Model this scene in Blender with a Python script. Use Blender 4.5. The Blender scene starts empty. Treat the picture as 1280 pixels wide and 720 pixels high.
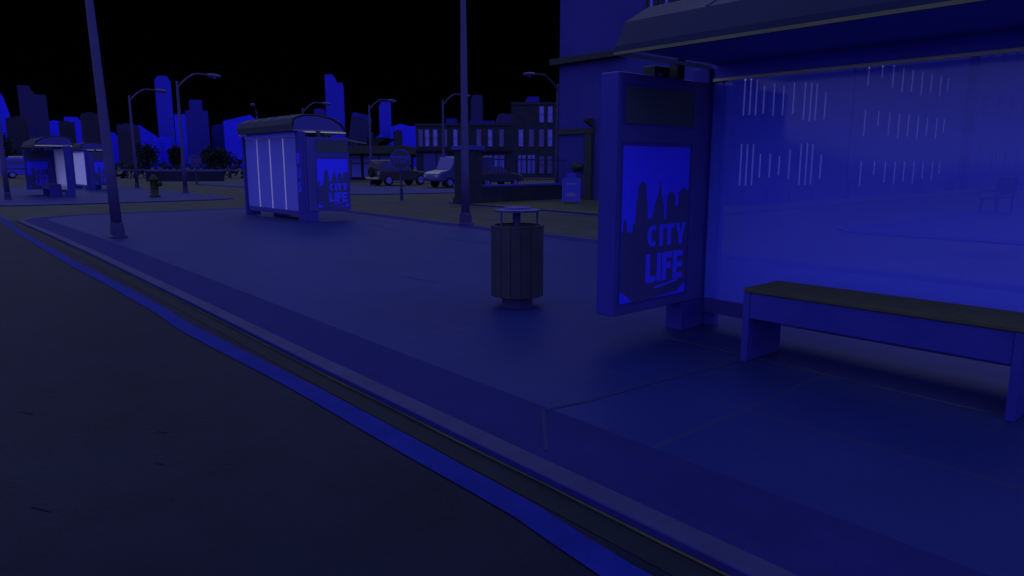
import bpy, bmesh, math, random
from mathutils import Vector, Matrix
random.seed(7)
rad = math.radians
scene = bpy.context.scene
COL = scene.collection
ROAD = -0.045

# ------------------------------------------------------------------ materials
LC = (0.50, 0.53, 1.0)          # colour of the night light (bluish moonlit overcast)
KH, KV = 0.95, 0.48             # light reaching flat / upright surfaces, used to turn colours seen into base colours

def lin(c):
    c /= 255.0
    return c / 12.92 if c <= 0.04045 else ((c + 0.055) / 1.055) ** 2.4

def mat(name, rgb, k=KV, rough=0.6, spec=0.2, var=0.14, scale=3.0, metallic=0.0, detail=5.0, bump=0.0):
    m = bpy.data.materials.new(name); m.use_nodes = True
    nt = m.node_tree; nd = nt.nodes; lk = nt.links
    b = nd['Principled BSDF']
    alb = [min(0.92, lin(c) / (k * l)) for c, l in zip(rgb, LC)]
    tc = nd.new('ShaderNodeTexCoord')
    nz = nd.new('ShaderNodeTexNoise'); nz.inputs['Scale'].default_value = scale
    nz.inputs['Detail'].default_value = detail; nz.inputs['Roughness'].default_value = 0.62
    lk.new(tc.outputs['Object'], nz.inputs['Vector'])
    rp = nd.new('ShaderNodeValToRGB')
    rp.color_ramp.elements[0].position = 0.3; rp.color_ramp.elements[1].position = 0.7
    rp.color_ramp.elements[0].color = (*[a * (1 - var) for a in alb], 1)
    rp.color_ramp.elements[1].color = (*[min(0.95, a * (1 + var)) for a in alb], 1)
    lk.new(nz.outputs['Fac'], rp.inputs['Fac'])
    lk.new(rp.outputs['Color'], b.inputs['Base Color'])
    b.inputs['Roughness'].default_value = rough
    b.inputs['Specular IOR Level'].default_value = spec * (0.3 if k != KH else 1.0)
    b.inputs['Metallic'].default_value = metallic
    if bump:
        bp = nd.new('ShaderNodeBump'); bp.inputs['Strength'].default_value = bump
        bp.inputs['Distance'].default_value = 0.01
        n2 = nd.new('ShaderNodeTexNoise'); n2.inputs['Scale'].default_value = scale * 25
        lk.new(tc.outputs['Object'], n2.inputs['Vector'])
        lk.new(n2.outputs['Fac'], bp.inputs['Height']); lk.new(bp.outputs['Normal'], b.inputs['Normal'])
    m['base'] = alb
    return m

def brick_over(m, w, h, mortar, factor, ang=0.0, size=0.012, vertical=False):
    """mix a joint pattern over the noise colour of a material"""
    nt = m.node_tree; nd = nt.nodes; lk = nt.links
    b = nd['Principled BSDF']; src = b.inputs['Base Color'].links[0].from_socket
    tc = nd.new('ShaderNodeTexCoord'); mp = nd.new('ShaderNodeMapping')
    mp.inputs['Rotation'].default_value = (rad(90) if vertical else 0, 0, ang)
    br = nd.new('ShaderNodeTexBrick'); br.inputs['Scale'].default_value = 1.0
    br.inputs['Brick Width'].default_value = w; br.inputs['Row Height'].default_value = h
    br.inputs['Mortar Size'].default_value = size; br.inputs['Mortar Smooth'].default_value = 0.3
    br.offset = 0.0 if not vertical else 0.5
    br.inputs['Color1'].default_value = (0, 0, 0, 1); br.inputs['Color2'].default_value = (0, 0, 0, 1)
    br.inputs['Mortar'].default_value = (1, 1, 1, 1)
    lk.new(tc.outputs['Object'], mp.inputs['Vector']); lk.new(mp.outputs['Vector'], br.inputs['Vector'])
    nz = nd.new('ShaderNodeTexNoise'); nz.inputs['Scale'].default_value = 0.7
    lk.new(tc.outputs['Object'], nz.inputs['Vector'])
    ml = nd.new('ShaderNodeMath'); ml.operation = 'MULTIPLY'
    lk.new(br.outputs['Color'], ml.inputs[0]); lk.new(nz.outputs['Fac'], ml.inputs[1])
    m2 = nd.new('ShaderNodeMath'); m2.operation = 'MULTIPLY'; m2.inputs[1].default_value = factor
    lk.new(ml.outputs[0], m2.inputs[0])
    mx = nd.new('ShaderNodeMixRGB'); lk.new(m2.outputs[0], mx.inputs['Fac'])
    lk.new(src, mx.inputs['Color1']); mx.inputs['Color2'].default_value = (*mortar, 1)
    lk.new(mx.outputs['Color'], b.inputs['Base Color'])
    return m

M = {}
def build_materials():
    g = M
    g['road'] = mat('asphalt', (6, 10, 36), KH, 0.42, 0.026, 0.25, 1.3, detail=8, bump=0.4)
    g['gutter'] = mat('gutter_concrete', (9, 15, 34), KH, 0.5, 0.03, 0.15, 2)
    g['line'] = mat('road_paint', (8, 15, 100), KH, 0.6, 0.02, 0.18, 5)
    g['yellow'] = mat('yellow_paint', (46, 48, 40), KH, 0.7, 0.05, 0.2, 6)
    g['pave'] = brick_over(mat('pavement_slabs', (13, 20, 86), KH, 0.45, 0.034, 0.12, 0.55, detail=7, bump=0.25), 2.05, 2.33, (0.02, 0.024, 0.055), 0.7, size=0.02)
    g['tan'] = mat('tan_tarmac', (35, 40, 45), KH, 0.6, 0.015, 0.2, 0.8, detail=7)
    g['kerbtop'] = mat('kerb_stone', (24, 28, 80), KH, 0.6, 0.05, 0.14, 2.5)
    g['kerbdark'] = mat('dark_kerb_stone', (16, 17, 92), KH, 0.7, 0.05, 0.14, 2.5)
    g['strip'] = brick_over(mat('paver_strip', (13, 15, 80), KH, 0.75, 0.03, 0.12, 2.0), 0.2, 0.1, (0.012, 0.014, 0.05), 0.6, size=0.006)
    g['frame'] = mat('blue_painted_steel', (13, 14, 94), KV, 0.45, 0.25, 0.1, 2.0)
    g['frame2'] = mat('dark_blue_painted_steel', (14, 15, 80), 0.36, 0.45, 0.25, 0.1, 2.0)
    g['benchside'] = mat('blue_bench_steel', (13, 14, 92), KV, 0.5, 0.2, 0.1, 2.0)
    g['wood'] = mat('weathered_slats', (24, 29, 38), 0.55, 0.7, 0.1, 0.1, 6.0)
    g['screen'] = mat('dark_display_glass', (12, 17, 42), 0.3, 0.35, 0.2, 0.1, 1.5)
    g['poster'] = mat('poster_sky_print', (13, 14, 142), 0.29, 0.5, 0.1, 0.05, 1.5)
    g['postdark'] = mat('poster_skyline_print', (14, 16, 68), 0.34, 0.5, 0.1, 0.08, 2.0)
    g['letters'] = mat('poster_letter_print', (18, 18, 148), 0.34, 0.5, 0.1, 0.03, 2.0)
    g['roof'] = mat('roof_panel', (5, 12, 58), 0.9, 0.5, 0.25, 0.1, 1.2)
    g['rooftop'] = mat('grey_roof_sheet', (26, 30, 62), 0.8, 0.6, 0.05, 0.12, 1.2)
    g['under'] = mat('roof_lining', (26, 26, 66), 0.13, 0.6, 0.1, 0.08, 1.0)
    g['trimlift'] = mat('shade_lifted_trim', (48, 51, 58), 0.09, 0.5, 0.1, 0.1, 3.0)  # gutter trim colour lifted to offset the shade under the roof
    g['header'] = mat('blue_header_beam', (14, 14, 100), 0.07, 0.5, 0.1, 0.06, 2.0)
    g['trim'] = mat('grey_gutter_trim', (36, 40, 50), KV, 0.55, 0.3, 0.12, 3.0)
    g['bracket'] = mat('dark_steel', (14, 20, 38), KV, 0.5, 0.25, 0.1, 3.0)
    g['lens'] = mat('lamp_lens', (60, 60, 110), KV, 0.3, 0.5, 0.05, 3.0)
    g['mull'] = mat('pale_glass_seam', (120, 122, 195), KV, 0.4, 0.3, 0.05, 3.0)
    g['bin'] = mat('bin_slats', (16, 19, 46), 0.52, 0.55, 0.25, 0.16, 4.0)
    g['binlid'] = mat('bin_lid_steel', (18, 19, 82), KV, 0.5, 0.3, 0.1, 3.0)
    g['binbase'] = mat('bin_base', (17, 16, 68), KV, 0.6, 0.2, 0.1, 3.0)
    g['black'] = mat('black_opening', (8, 9, 26), KV, 0.8, 0.05, 0.1, 3.0)
    g['pole'] = mat('lamp_post_paint', (24, 24, 84), 0.62, 0.5, 0.3, 0.12, 2.0)
    g['poledark'] = mat('dark_pole_paint', (15, 16, 72), 0.65, 0.5, 0.3, 0.12, 2.0)
    g['hydrant'] = mat('hydrant_paint', (18, 23, 30), 1.1, 0.5, 0.3, 0.15, 4.0)
    g['render'] = mat('blue_render_wall', (15, 16, 84), KV, 0.8, 0.1, 0.07, 0.6, detail=8)
    g['timber'] = mat('dark_timber', (14, 18, 36), KV, 0.7, 0.15, 0.15, 3.0)
    g['brick'] = brick_over(mat('dark_brick', (13, 16, 44), 0.6, 0.85, 0.1, 0.2, 3.0), 0.44, 0.15, (0.02, 0.022, 0.05), 0.5, size=0.015, vertical=True)
    g['brick2'] = brick_over(mat('street_brick', (13, 16, 46), 0.6, 0.85, 0.1, 0.18, 1.0), 0.5, 0.16, (0.02, 0.02, 0.05), 0.4, size=0.015, vertical=True)
    g['cap'] = mat('coping_stone', (17, 18, 98), KV, 0.7, 0.15, 0.1, 2.0)
    g['win'] = mat('window_glass_pale', (40, 40, 140), KV, 0.3, 0.4, 0.2, 1.0)
    g['windim'] = mat('window_glass_dim', (27, 26, 96), KV, 0.3, 0.4, 0.25, 0.8)
    g['winlit'] = mat('window_frame_pale', (105, 106, 190), 0.6, 0.5, 0.3, 0.1, 2.0)
    g['shop'] = mat('shop_glass', (33, 34, 138), KV, 0.3, 0.4, 0.15, 0.5)
    g['board'] = mat('chalkboard_blue', (16, 17, 108), KV, 0.6, 0.2, 0.1, 3.0)
    g['boardlight'] = mat('board_strip', (40, 42, 95), KV, 0.6, 0.2, 0.1, 3.0)
    g['carpaint'] = mat('dark_car_paint', (16, 18, 46), KV, 0.3, 0.6, 0.08, 1.0)
    g['vanpaint'] = mat('pale_van_paint', (22, 24, 98), 0.58, 0.4, 0.3, 0.06, 1.0)
    g['busblue'] = mat('blue_van_paint', (17, 18, 130), KV, 0.35, 0.5, 0.06, 1.0)
    g['chrome_highlight'] = mat('pale_car_trim_and_highlight', (66, 68, 92), 0.6, 0.35, 0.3, 0.05, 1.0)  # car trim, also the painted highlight on hood and bonnets
    g['carglass'] = mat('car_glass', (20, 21, 98), 0.6, 0.3, 0.5, 0.1, 1.0)
    g['tyre'] = mat('tyre_rubber', (8, 9, 20), KV, 0.8, 0.2, 0.1, 5.0)
    g['rim'] = mat('wheel_rim', (38, 36, 135), KV, 0.4, 0.4, 0.1, 5.0)
    g['signdark'] = mat('sign_red_field', (14, 17, 54), KV, 0.5, 0.2, 0.05, 2.0)
    g['signwhite'] = mat('sign_white', (19, 20, 112), 0.52, 0.5, 0.2, 0.05, 2.0)
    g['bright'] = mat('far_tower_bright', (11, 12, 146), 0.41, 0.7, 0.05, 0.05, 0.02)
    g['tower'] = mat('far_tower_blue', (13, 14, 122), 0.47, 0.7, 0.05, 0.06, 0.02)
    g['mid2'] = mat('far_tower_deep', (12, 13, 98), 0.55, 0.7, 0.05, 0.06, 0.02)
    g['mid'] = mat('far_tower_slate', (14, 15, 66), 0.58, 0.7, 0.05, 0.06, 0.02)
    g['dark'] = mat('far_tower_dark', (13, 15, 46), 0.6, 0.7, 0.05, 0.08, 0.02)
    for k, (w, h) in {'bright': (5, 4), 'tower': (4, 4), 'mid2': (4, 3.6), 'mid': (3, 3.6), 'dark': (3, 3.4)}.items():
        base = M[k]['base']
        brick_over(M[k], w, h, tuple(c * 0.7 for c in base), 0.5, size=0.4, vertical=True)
    g['leaf'] = mat('dark_foliage', (12, 16, 34), 0.8, 0.8, 0.1, 0.45, 1.2)
    g['bark'] = mat('dark_bark', (14, 16, 34), KV, 0.8, 0.1, 0.3, 2.0)
    g['wallfar'] = mat('far_low_wall', (12, 13, 48), 0.75, 0.8, 0.1, 0.15, 0.4)
    g['glass'] = glass('shelter_glass', (16, 21, 100), 0.43, kg=0.31)
    g['glass2'] = glass('far_shelter_glass', (35, 37, 122), 0.72)
    g['glass3'] = glass('streaked_sheen_glass', (92, 94, 188), 0.85, streak=True)  # bright veil paints in the sheen of glass seen at a grazing angle

def glass(name, rgb, veil, streak=False, kg=0.42):
    m = bpy.data.materials.new(name); m.use_nodes = True
    nt = m.node_tree; nd = nt.nodes; lk = nt.links
    nd.remove(nd['Principled BSDF']); out = nd['Material Output']
    tr = nd.new('ShaderNodeBsdfTransparent'); tr.inputs['Color'].default_value = (0.9, 0.9, 1, 1)
    df = nd.new('ShaderNodeBsdfDiffuse')
    alb = [min(0.92, lin(c) / (kg * l * veil)) for c, l in zip(rgb, LC)]
    df.inputs['Color'].default_value = (*alb, 1)
    tc = nd.new('ShaderNodeTexCoord')
    mp = nd.new('ShaderNodeMapping'); mp.inputs['Scale'].default_value = (1, 14, 0.6) if streak else (1, 1, 1)
    nz = nd.new('ShaderNodeTexNoise'); nz.inputs['Scale'].default_value = 3.0 if streak else 1.1; nz.inputs['Detail'].default_value = 4
    lk.new(tc.outputs['Object'], mp.inputs['Vector']); lk.new(mp.outputs['Vector'], nz.inputs['Vector'])
    mr = nd.new('ShaderNodeMapRange'); mr.inputs['To Min'].default_value = veil - (0.12 if streak else 0.05); mr.inputs['To Max'].default_value = veil + (0.1 if streak else 0.05)
    lk.new(nz.outputs['Fac'], mr.inputs['Value'])
    mx = nd.new('ShaderNodeMixShader'); lk.new(mr.outputs['Result'], mx.inputs['Fac'])
    lk.new(tr.outputs[0], mx.inputs[1]); lk.new(df.outputs[0], mx.inputs[2])
    gl = nd.new('ShaderNodeBsdfGlossy'); gl.inputs['Roughness'].default_value = 0.08
    gl.inputs['Color'].default_value = (0.5, 0.5, 0.6, 1)
    m3 = nd.new('ShaderNodeMixShader'); m3.inputs['Fac'].default_value = 0.025
    lk.new(mx.outputs[0], m3.inputs[1]); lk.new(gl.outputs[0], m3.inputs[2])
    lk.new(m3.outputs[0], out.inputs['Surface'])
    return m

build_materials()

# ------------------------------------------------------------------ helpers
class MB:
    def __init__(s): s.bm = bmesh.new()
    def box(s, x0, x1, y0, y1, z0, z1, bev=0.0, mtx=None):
        r = bmesh.ops.create_cube(s.bm, size=1.0)
        vs = r['verts']
        for v in vs:
            v.co = Vector(((x0 + x1) / 2 + v.co.x * (x1 - x0), (y0 + y1) / 2 + v.co.y * (y1 - y0), (z0 + z1) / 2 + v.co.z * (z1 - z0)))
        if bev:
            es = {e for v in vs for e in v.link_edges}
            q = bmesh.ops.bevel(s.bm, geom=list(es), offset=bev, segments=2, affect='EDGES', profile=0.5)
            vs = q['verts']
        if mtx: bmesh.ops.transform(s.bm, matrix=mtx, verts=list({v for v in vs}))
        return s
    def loft(s, rings, cap=True):
        R = [[s.bm.verts.new(p) for p in ring] for ring in rings]
        n = len(R[0])
        for a, b in zip(R, R[1:]):
            for i in range(n): s.bm.faces.new((a[i], a[(i + 1) % n], b[(i + 1) % n], b[i]))
        if cap:
            s.bm.faces.new(R[0][::-1]); s.bm.faces.new(R[-1])
        return s
    def lathe(s, prof, n=16, c=(0, 0, 0), cap=True):
        return s.loft([[(c[0] + r * math.cos(2 * math.pi * k / n), c[1] + r * math.sin(2 * math.pi * k / n), c[2] + z) for k in range(n)] for r, z in prof], cap)
    def tube(s, pts, radii, n=8):
        pts = [Vector(p) for p in pts]; rings = []
        if not isinstance(radii, (list, tuple)): radii = [radii] * len(pts)
        for i, p in enumerate(pts):
            d = (pts[min(i + 1, len(pts) - 1)] - pts[max(i - 1, 0)]).normalized()
            a = d.orthogonal().normalized() if abs(d.z) > 0.95 else Vector((0, 0, 1)).cross(d).normalized()
            b = d.cross(a)
            rings.append([p + (a * math.cos(2 * math.pi * k / n) + b * math.sin(2 * math.pi * k / n)) * radii[i] for k in range(n)])
        return s.loft(rings)
    def prism(s, poly, axis, a0, a1, bev=0.0):
        """poly of 2D points extruded along axis: 'x' -> (a, p, q), 'y' -> (p, a, q), 'z' -> (p, q, a)"""
        f = {'x': lambda p, a: (a, p[0], p[1]), 'y': lambda p, a: (p[0], a, p[1]), 'z': lambda p, a: (p[0], p[1], a)}[axis]
        A = [s.bm.verts.new(f(p, a0)) for p in poly]; B = [s.bm.verts.new(f(p, a1)) for p in poly]
        n = len(poly)
        fs = [s.bm.faces.new(A[::-1]), s.bm.faces.new(B)]
        for i in range(n): fs.append(s.bm.faces.new((A[i], A[(i + 1) % n], B[(i + 1) % n], B[i])))
        if bev:
            es = {e for f_ in fs for e in f_.edges}
            bmesh.ops.bevel(s.bm, geom=list(es), offset=bev, segments=2, affect='EDGES', profile=0.5, clamp_overlap=True)
        return s
    def face(s, pts):
        s.bm.faces.new([s.bm.verts.new(p) for p in pts]); return s
    def build(s, name, m, parent=None, smooth=False):
        bmesh.ops.recalc_face_normals(s.bm, faces=s.bm.faces[:])
        me = bpy.data.meshes.new(name); s.bm.to_mesh(me); s.bm.free()
        if isinstance(m, (list, tuple)):
            for q in m: me.materials.append(q)
        else: me.materials.append(m)
        if smooth:
            for p in me.polygons: p.use_smooth = True
        o = bpy.data.objects.new(name, me); COL.objects.link(o)
        if parent: o.parent = parent
        return o

def thing(name, label, cat, loc=(0, 0, 0), rz=0.0, group=None):
    o = bpy.data.objects.new(name, None); COL.objects.link(o); o.empty_display_size = 0.3
    o.location = loc; o.rotation_euler = (0, 0, rz)
    o['label'] = label; o['category'] = cat
    if group: o['group'] = group
    return o

def struct(o):
    o['kind'] = 'structure'; return o

def copy_tree(o, parent=None):
    c = o.copy(); COL.objects.link(c)
    if parent: c.parent = parent
    for ch in list(o.children): copy_tree(ch, c)
    return c

def dup(root, label, loc, rz=0.0):
    c = copy_tree(root); c.location = loc; c.rotation_euler = (0, 0, rz); c['label'] = label
    return c

def text_mesh(name, body, size, m, parent, mtx, sx=1.0, bold=0.03, ext=0.002):
    cu = bpy.data.curves.new(name, 'FONT'); cu.body = body; cu.size = size
    cu.align_x = 'LEFT'; cu.offset = bold * size; cu.extrude = ext; cu.resolution_u = 3
    t = bpy.data.objects.new(name, cu); COL.objects.link(t)
    bpy.context.view_layer.update()
    dg = bpy.context.evaluated_depsgraph_get()
    me = bpy.data.meshes.new_from_object(t.evaluated_get(dg))
    COL.objects.unlink(t); bpy.data.objects.remove(t); bpy.data.curves.remove(cu)
    xs = [v.co.x for v in me.vertices]; x0, x1 = min(xs), max(xs)
    ys = [v.co.y for v in me.vertices]; y0, y1 = min(ys), max(ys)
    for v in me.vertices:     # normalise to a box of width sx and height size
        v.co.x = (v.co.x - x0) / (x1 - x0) * sx; v.co.y = (v.co.y - y0) / (y1 - y0) * size
    me.transform(mtx)
    me.materials.clear(); me.materials.append(m); me.name = name
    o = bpy.data.objects.new(name, me); COL.objects.link(o); o.parent = parent
    return o

# text standing in a wall that faces -Y (x right, z up)
UP_Y = Matrix.Rotation(rad(90), 4, 'X')

# ------------------------------------------------------------------ ground
def offset_poly(poly, d):
    n = len(poly); out = []
    for i in range(n):
        a, b, c = Vector(poly[i - 1]), Vector(poly[i]), Vector(poly[(i + 1) % n])
        n1 = Vector((-(b - a).y, (b - a).x)).normalized(); n2 = Vector((-(c - b).y, (c - b).x)).normalized()
        k = (n1 + n2); k = k / max(0.3, k.dot(n1)) if k.length else n1
        out.append(tuple(b + k * d))
    return out

def ring_band(name, p0, p1, z, m, face_to=None):
    mb = MB(); n = len(p0)
    A = [mb.bm.verts.new((x, y, z)) for x, y in p0]; B = [mb.bm.verts.new((x, y, z)) for x, y in p1]
    for i in range(n): mb.bm.faces.new((A[i], A[(i + 1) % n], B[(i + 1) % n], B[i]))
    if face_to is not None:
        D = [mb.bm.verts.new((x, y, face_to)) for x, y in p0]
        for i in range(n): mb.bm.faces.new((D[i], D[(i + 1) % n], A[(i + 1) % n], A[i]))
    return struct(mb.build(name, m))

def arc(cx, cy, r, a0, a1, n=8):
    return [(cx + r * math.cos(rad(a0 + (a1 - a0) * k / n)), cy + r * math.sin(rad(a0 + (a1 - a0) * k / n))) for k in range(n + 1)]

def block(poly, top, strip, kt, kf, wk=0.22, ws=0.55):
    """pavement island: counter-clockwise outline; kerb ring, paver ring, slab interior"""
    p1 = offset_poly(poly, wk); p2 = offset_poly(poly, wk + ws)
    pf = offset_poly(poly, 0.015)
    ring_band('kerb', pf, p1, 0.0, kt)
    ring_band('kerb_face', poly, pf, 0.0, kf, face_to=ROAD - 0.05)
    if ws: ring_band('paving_strip', p1, p2, 0.0, strip)
    mb = MB(); mb.face([(x, y, 0) for x, y in (p2 if ws else p1)])
    return struct(mb.build('pavement', top))

# road sheet to the horizon
mb = MB(); mb.face([(-900, -300, ROAD), (900, -300, ROAD), (900, 1100, ROAD), (-900, 1100, ROAD)])
struct(mb.build('road', M['road']))

g_side = mat('side_street_tarmac', (30, 35, 51), KH, 0.5, 0.015, 0.2, 0.9, detail=8, bump=0.3)
mb = MB(); Z2 = ROAD + .002
mb.face([(11, -120, Z2), (300, -120, Z2), (300, 500, Z2), (11, 500, Z2)])
mb.face([(-150, 25.6, Z2), (10.998, 25.6, Z2), (10.998, 500, Z2), (-150, 500, Z2)])
struct(mb.build('side_street', g_side))
KERB = [(-25, 2.0), (0, 2.36), (2.7, 2.405), (5.4, 2.452), (8.6, 2.54), (14.6, 2.67), (19, 2.72), (24.4, 2.74), (40, 2.8)]
def kx(y):
    for (y0, x0), (y1, x1) in zip(KERB, KERB[1:]):
        if y0 <= y <= y1: return x0 + (x1 - x0) * (y - y0) / (y1 - y0)
    return KERB[0][1]
islandA = [(kx(-25), -25), (10.9, -25), (11.35, 0), (11.4, 7), (11.75, 15.3), (12.35, 22.3)] + arc(10.8, 24.9, 1.75, -8, 90, 7) + arc(5.02, 24.4, 2.28, 90, 180, 9) + [(x, y) for y, x in KERB[6:0:-1]]
block(islandA, M['pave'], M['strip'], M['kerbtop'], M['kerbdark'], 0.15, 0.58)
# far island beyond the cross street
islandB = arc(4.6, 35.6, 1.7, 180, 270, 6) + [(9.5, 33.8)] + arc(11.0, 35.6, 1.8, -88, -10, 6) + [(12.9, 42), (13.3, 58)] + arc(11.9, 61, 1.5, 0, 90, 4) + arc(5.2, 61, 1.5, 90, 180, 4)
block(islandB, M['pave'], M['kerbdark'], M['kerbtop'], M['kerbdark'], 0.2, 0.35)
# block on the right, beyond the back street
block([(17.35, -25), (60, -25), (60, 8.05), (18.2, 8.05), (17.35, 7.4)], M['pave'], M['kerbdark'], M['kerbtop'], M['kerbdark'], 0.2, 0.5)
# block carrying the corner building
block([(17.25, 13.8), (18.2, 12.85), (60, 12.85), (60, 24.6), (18.0, 24.6)], M['tan'], M['strip'], M['kerbdark'], M['kerbdark'], 0.2, 0)
# block north of the cross street
block([(19.0, 34.9), (20.3, 33.9), (27.3, 32.6), (28.1, 38.0), (26.9, 48), (26.9, 62), (19.4, 62)], M['pave'], M['kerbdark'], M['kerbdark'], M['kerbdark'], 0.2, 0.25)
# far block under the brick row
block([(37.0, 44.5), (60, 27), (95, 60), (60, 105), (40, 80), (33.2, 62)], M['tan'], M['strip'], M['kerbtop'], M['kerbdark'], 0.25, 0)

# lane line with a slightly hand-laid edge
LANE = [(-8, 1.9), (-2, 1.98), (1.6, 2.085), (2.5, 2.155), (4.8, 2.185), (7.3, 2.16), (9.0, 2.22), (11, 2.245), (13.5, 2.24), (16.4, 2.285), (19, 2.33), (22, 2.40), (27, 2.6), (31, 2.78), (45, 3.1)]
mb = MB(); L = []; Rr = []
for i in range(140):
    y = -6 + i * 0.32
    for (y0, c0), (y1, c1) in zip(LANE, LANE[1:]):
        if y0 <= y <= y1:
            c0 -= .018; c1 -= .018
            q = (y - y0) / (y1 - y0); q = q * q * (3 - 2 * q); c = c0 + (c1 - c0) * q
    h = 0.083 + 0.004 * math.sin(y * 2.1)
    L.append(mb.bm.verts.new((c - h, y, ROAD + 0.006))); Rr.append(mb.bm.verts.new((c + h, y, ROAD + 0.006)))
for i in range(139): mb.bm.faces.new((L[i], Rr[i], Rr[i + 1], L[i + 1]))
struct(mb.build('lane_line', M['line']))
mb = MB(); A = []; B = []
for i in range(60):
    y = -8 + i * 0.55
    A.append(mb.bm.verts.new((kx(y) - 0.17, y, ROAD + 0.003))); B.append(mb.bm.verts.new((kx(y) + 0.005, y, ROAD + 0.003)))
for i in range(59): mb.bm.faces.new((A[i], B[i], B[i + 1], A[i + 1]))
struct(mb.build('gutter', M['gutter']))
mb = MB(); A = []; B = []
for i in range(60):
    y = -8 + i * 0.42
    w = 0.013 + 0.004 * math.sin(i * 1.7)
    A.append(mb.bm.verts.new((kx(y) - w, y, ROAD + 0.007))); B.append(mb.bm.verts.new((kx(y), y, ROAD + 0.007)))
for i in range(59): mb.bm.faces.new((A[i], B[i], B[i + 1], A[i + 1]))
struct(mb.build('gutter_line', M['yellow']))
# pale and dark joints in the paving, as worn in the photograph
def joint(pts, w, m, name='paving_joint'):
    mb = MB()
    for (a, b) in zip(pts, pts[1:]):
        a, b = Vector((*a, 0)), Vector((*b, 0)); d = (b - a).normalized(); n = Vector((-d.y, d.x, 0)) * w / 2
        mb.face([(a + n) + Vector((0, 0, .003)), (a - n) + Vector((0, 0, .003)), (b - n) + Vector((0, 0, .003)), (b + n) + Vector((0, 0, .003))])
    return struct(mb.build(name, m))
jl = mat('pale_joint', (44, 47, 86), KH, 0.7, 0.05, 0.45, 2.0)
jd = mat('dark_joint', (14, 21, 75), KH, 0.8, 0.05, 0.3, 3.0)
joint([(5.34, 4.07), (5.30, 3.0), (5.24, 1.19)], 0.016, jl)
joint([(3.53, 5.42), (4.52, 5.40)], 0.014, jl)
joint([(2.64, 2.70), (3.09, 3.19), (3.43, 3.12), (4.07, 3.09), (5.15, 2.97)], 0.03, jd)
joint([(5.45, 8.69), (5.54, 7.86)], 0.03, jd)
joint([(9.75, 17.0), (9.35, 15.12)], 0.05, jd)
joint([(8.99, 12.4), (9.13, 11.02)], 0.04, jd)
# small cracks and worn marks on the near road
mb = MB()
for (x, y, l) in ((0.05, 4.6, .16), (0.0, 5.4, .14), (0.35, 3.95, .13), (0.5, 5.6, .14), (1.1, 4.6, .07), (0.95, 4.1, .06), (-0.6, 5.0, .09)):
    mb.face([(x, y, ROAD + .004), (x + l * .5, y - l, ROAD + .004), (x + l * .5 + .009, y - l + .006, ROAD + .004), (x + .006, y + .006, ROAD + .004)])
struct(mb.build('road_cracks', mat('crack', (10, 13, 40), KH, 0.9, 0.05)))
# faded blue dashes on the back street
mb = MB()
for (x, y, w, d) in ((14.7, 22.3, 1.1, .3), (13.9, 19.0, 1.1, .3), (16.9, 24.2, 1.6, .35), (13.4, 16.4, 1.0, .25), (15.2, 26.2, 1.8, .3)):
    mb.box(x, x + w, y, y + d, ROAD + .001, ROAD + .005)
struct(mb.build('road_dashes', mat('worn_blue_paint', (22, 23, 88), KH, 0.7, 0.05)))
mb = MB()
for (x, y, w, d) in ((20.2, 19.2, 1.3, .25), (21.6, 22.4, 1.2, .25)):
    mb.box(x, x + w, y, y + d, .001, .005)
struct(mb.build('pavement_dashes', mat('worn_blue_paint_two', (20, 21, 100), KH, 0.7, 0.05)))
mb = MB(); mb.lathe([(0.52, ROAD + .001), (0.52, ROAD + .006), (0.44, ROAD + .006), (0.43, ROAD + .004)], 28, (14.95, 3.9, 0))
o = mb.build('manhole_cover', M['gutter']); o['label'] = 'round dark manhole cover set flush in the back street behind the shelter glass'; o['category'] = 'manhole cover'

# ------------------------------------------------------------------ shelter
# local frame: back plane at x = 0, open side towards -x, advert panel at the +y end
def advert(parent, face_y, sgn):
    """poster on one side of the panel; sgn -1 faces -y"""
    s = sgn
    d = lambda k: face_y + s * k
    def layer(name, pts, a, b, m):
        mb = MB(); mb.prism([(x, z) for x, z in pts], 'y', d(a), d(b)); return mb.build(name, m, parent)
    P = (lambda u: -1.36 + u) if s < 0 else (lambda u: -0.41 - u)      # u runs left to right as seen
    R = lambda u0, u1, z0, z1: [(P(u0), z0), (P(u1), z0), (P(u1), z1), (P(u0), z1)]
    layer('header_screen', R(.015, 1.0, 1.945, 2.25), .002, .006, M['screen'])
    layer('poster', R(0, .965, .385, 1.755), .002, .005, M['poster'])
    k = .965 / 275.0
    q = lambda u, v: (P((u - 50) * k), 1.755 - (v - 45) * .00232)
    sky = [(50, 360), (57, 360), (57, 322), (66, 316), (70, 345), (70, 364), (92, 364), (94, 335), (104, 330), (105, 245), (110, 240), (112, 190), (121, 182), (127, 174), (134, 182), (142, 190),
           (144, 240), (149, 246), (151, 320), (170, 320), (175, 296), (180, 268), (186, 246), (193, 228), (198, 190), (200, 168), (202, 190), (207, 228), (213, 246), (218, 280), (220, 326), (230, 326), (232, 236), (238, 224),
           (250, 217), (262, 228), (266, 244), (267, 277), (280, 277), (282, 222), (290, 212), (300, 203), (312, 210), (324, 216),
           (324, 592), (304, 604), (292, 622), (180, 634), (106, 640), (92, 628), (78, 610), (62, 596), (50, 588)]
    layer('skyline', [q(*p) for p in sky], .005, .008, M['postdark'])
    layer('underline', [q(188, 590), q(288, 572), q(288, 580), q(188, 600)], .008, .010, M['letters'])
    for body, z, h, w in (('CITY', .862, .198, .585), ('LIFE', .535, .265, .565)):
        u0 = .355 if body == 'CITY' else .345
        mb = MB()
        for ox, lw, shapes in block_word(body, w, h):
            for poly in shapes: mb.prism([(P(u0 + ox + x), z + y) for x, y in poly], 'y', d(.009), d(.011))
        mb.build('lettering', M['letters'], parent)

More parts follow.
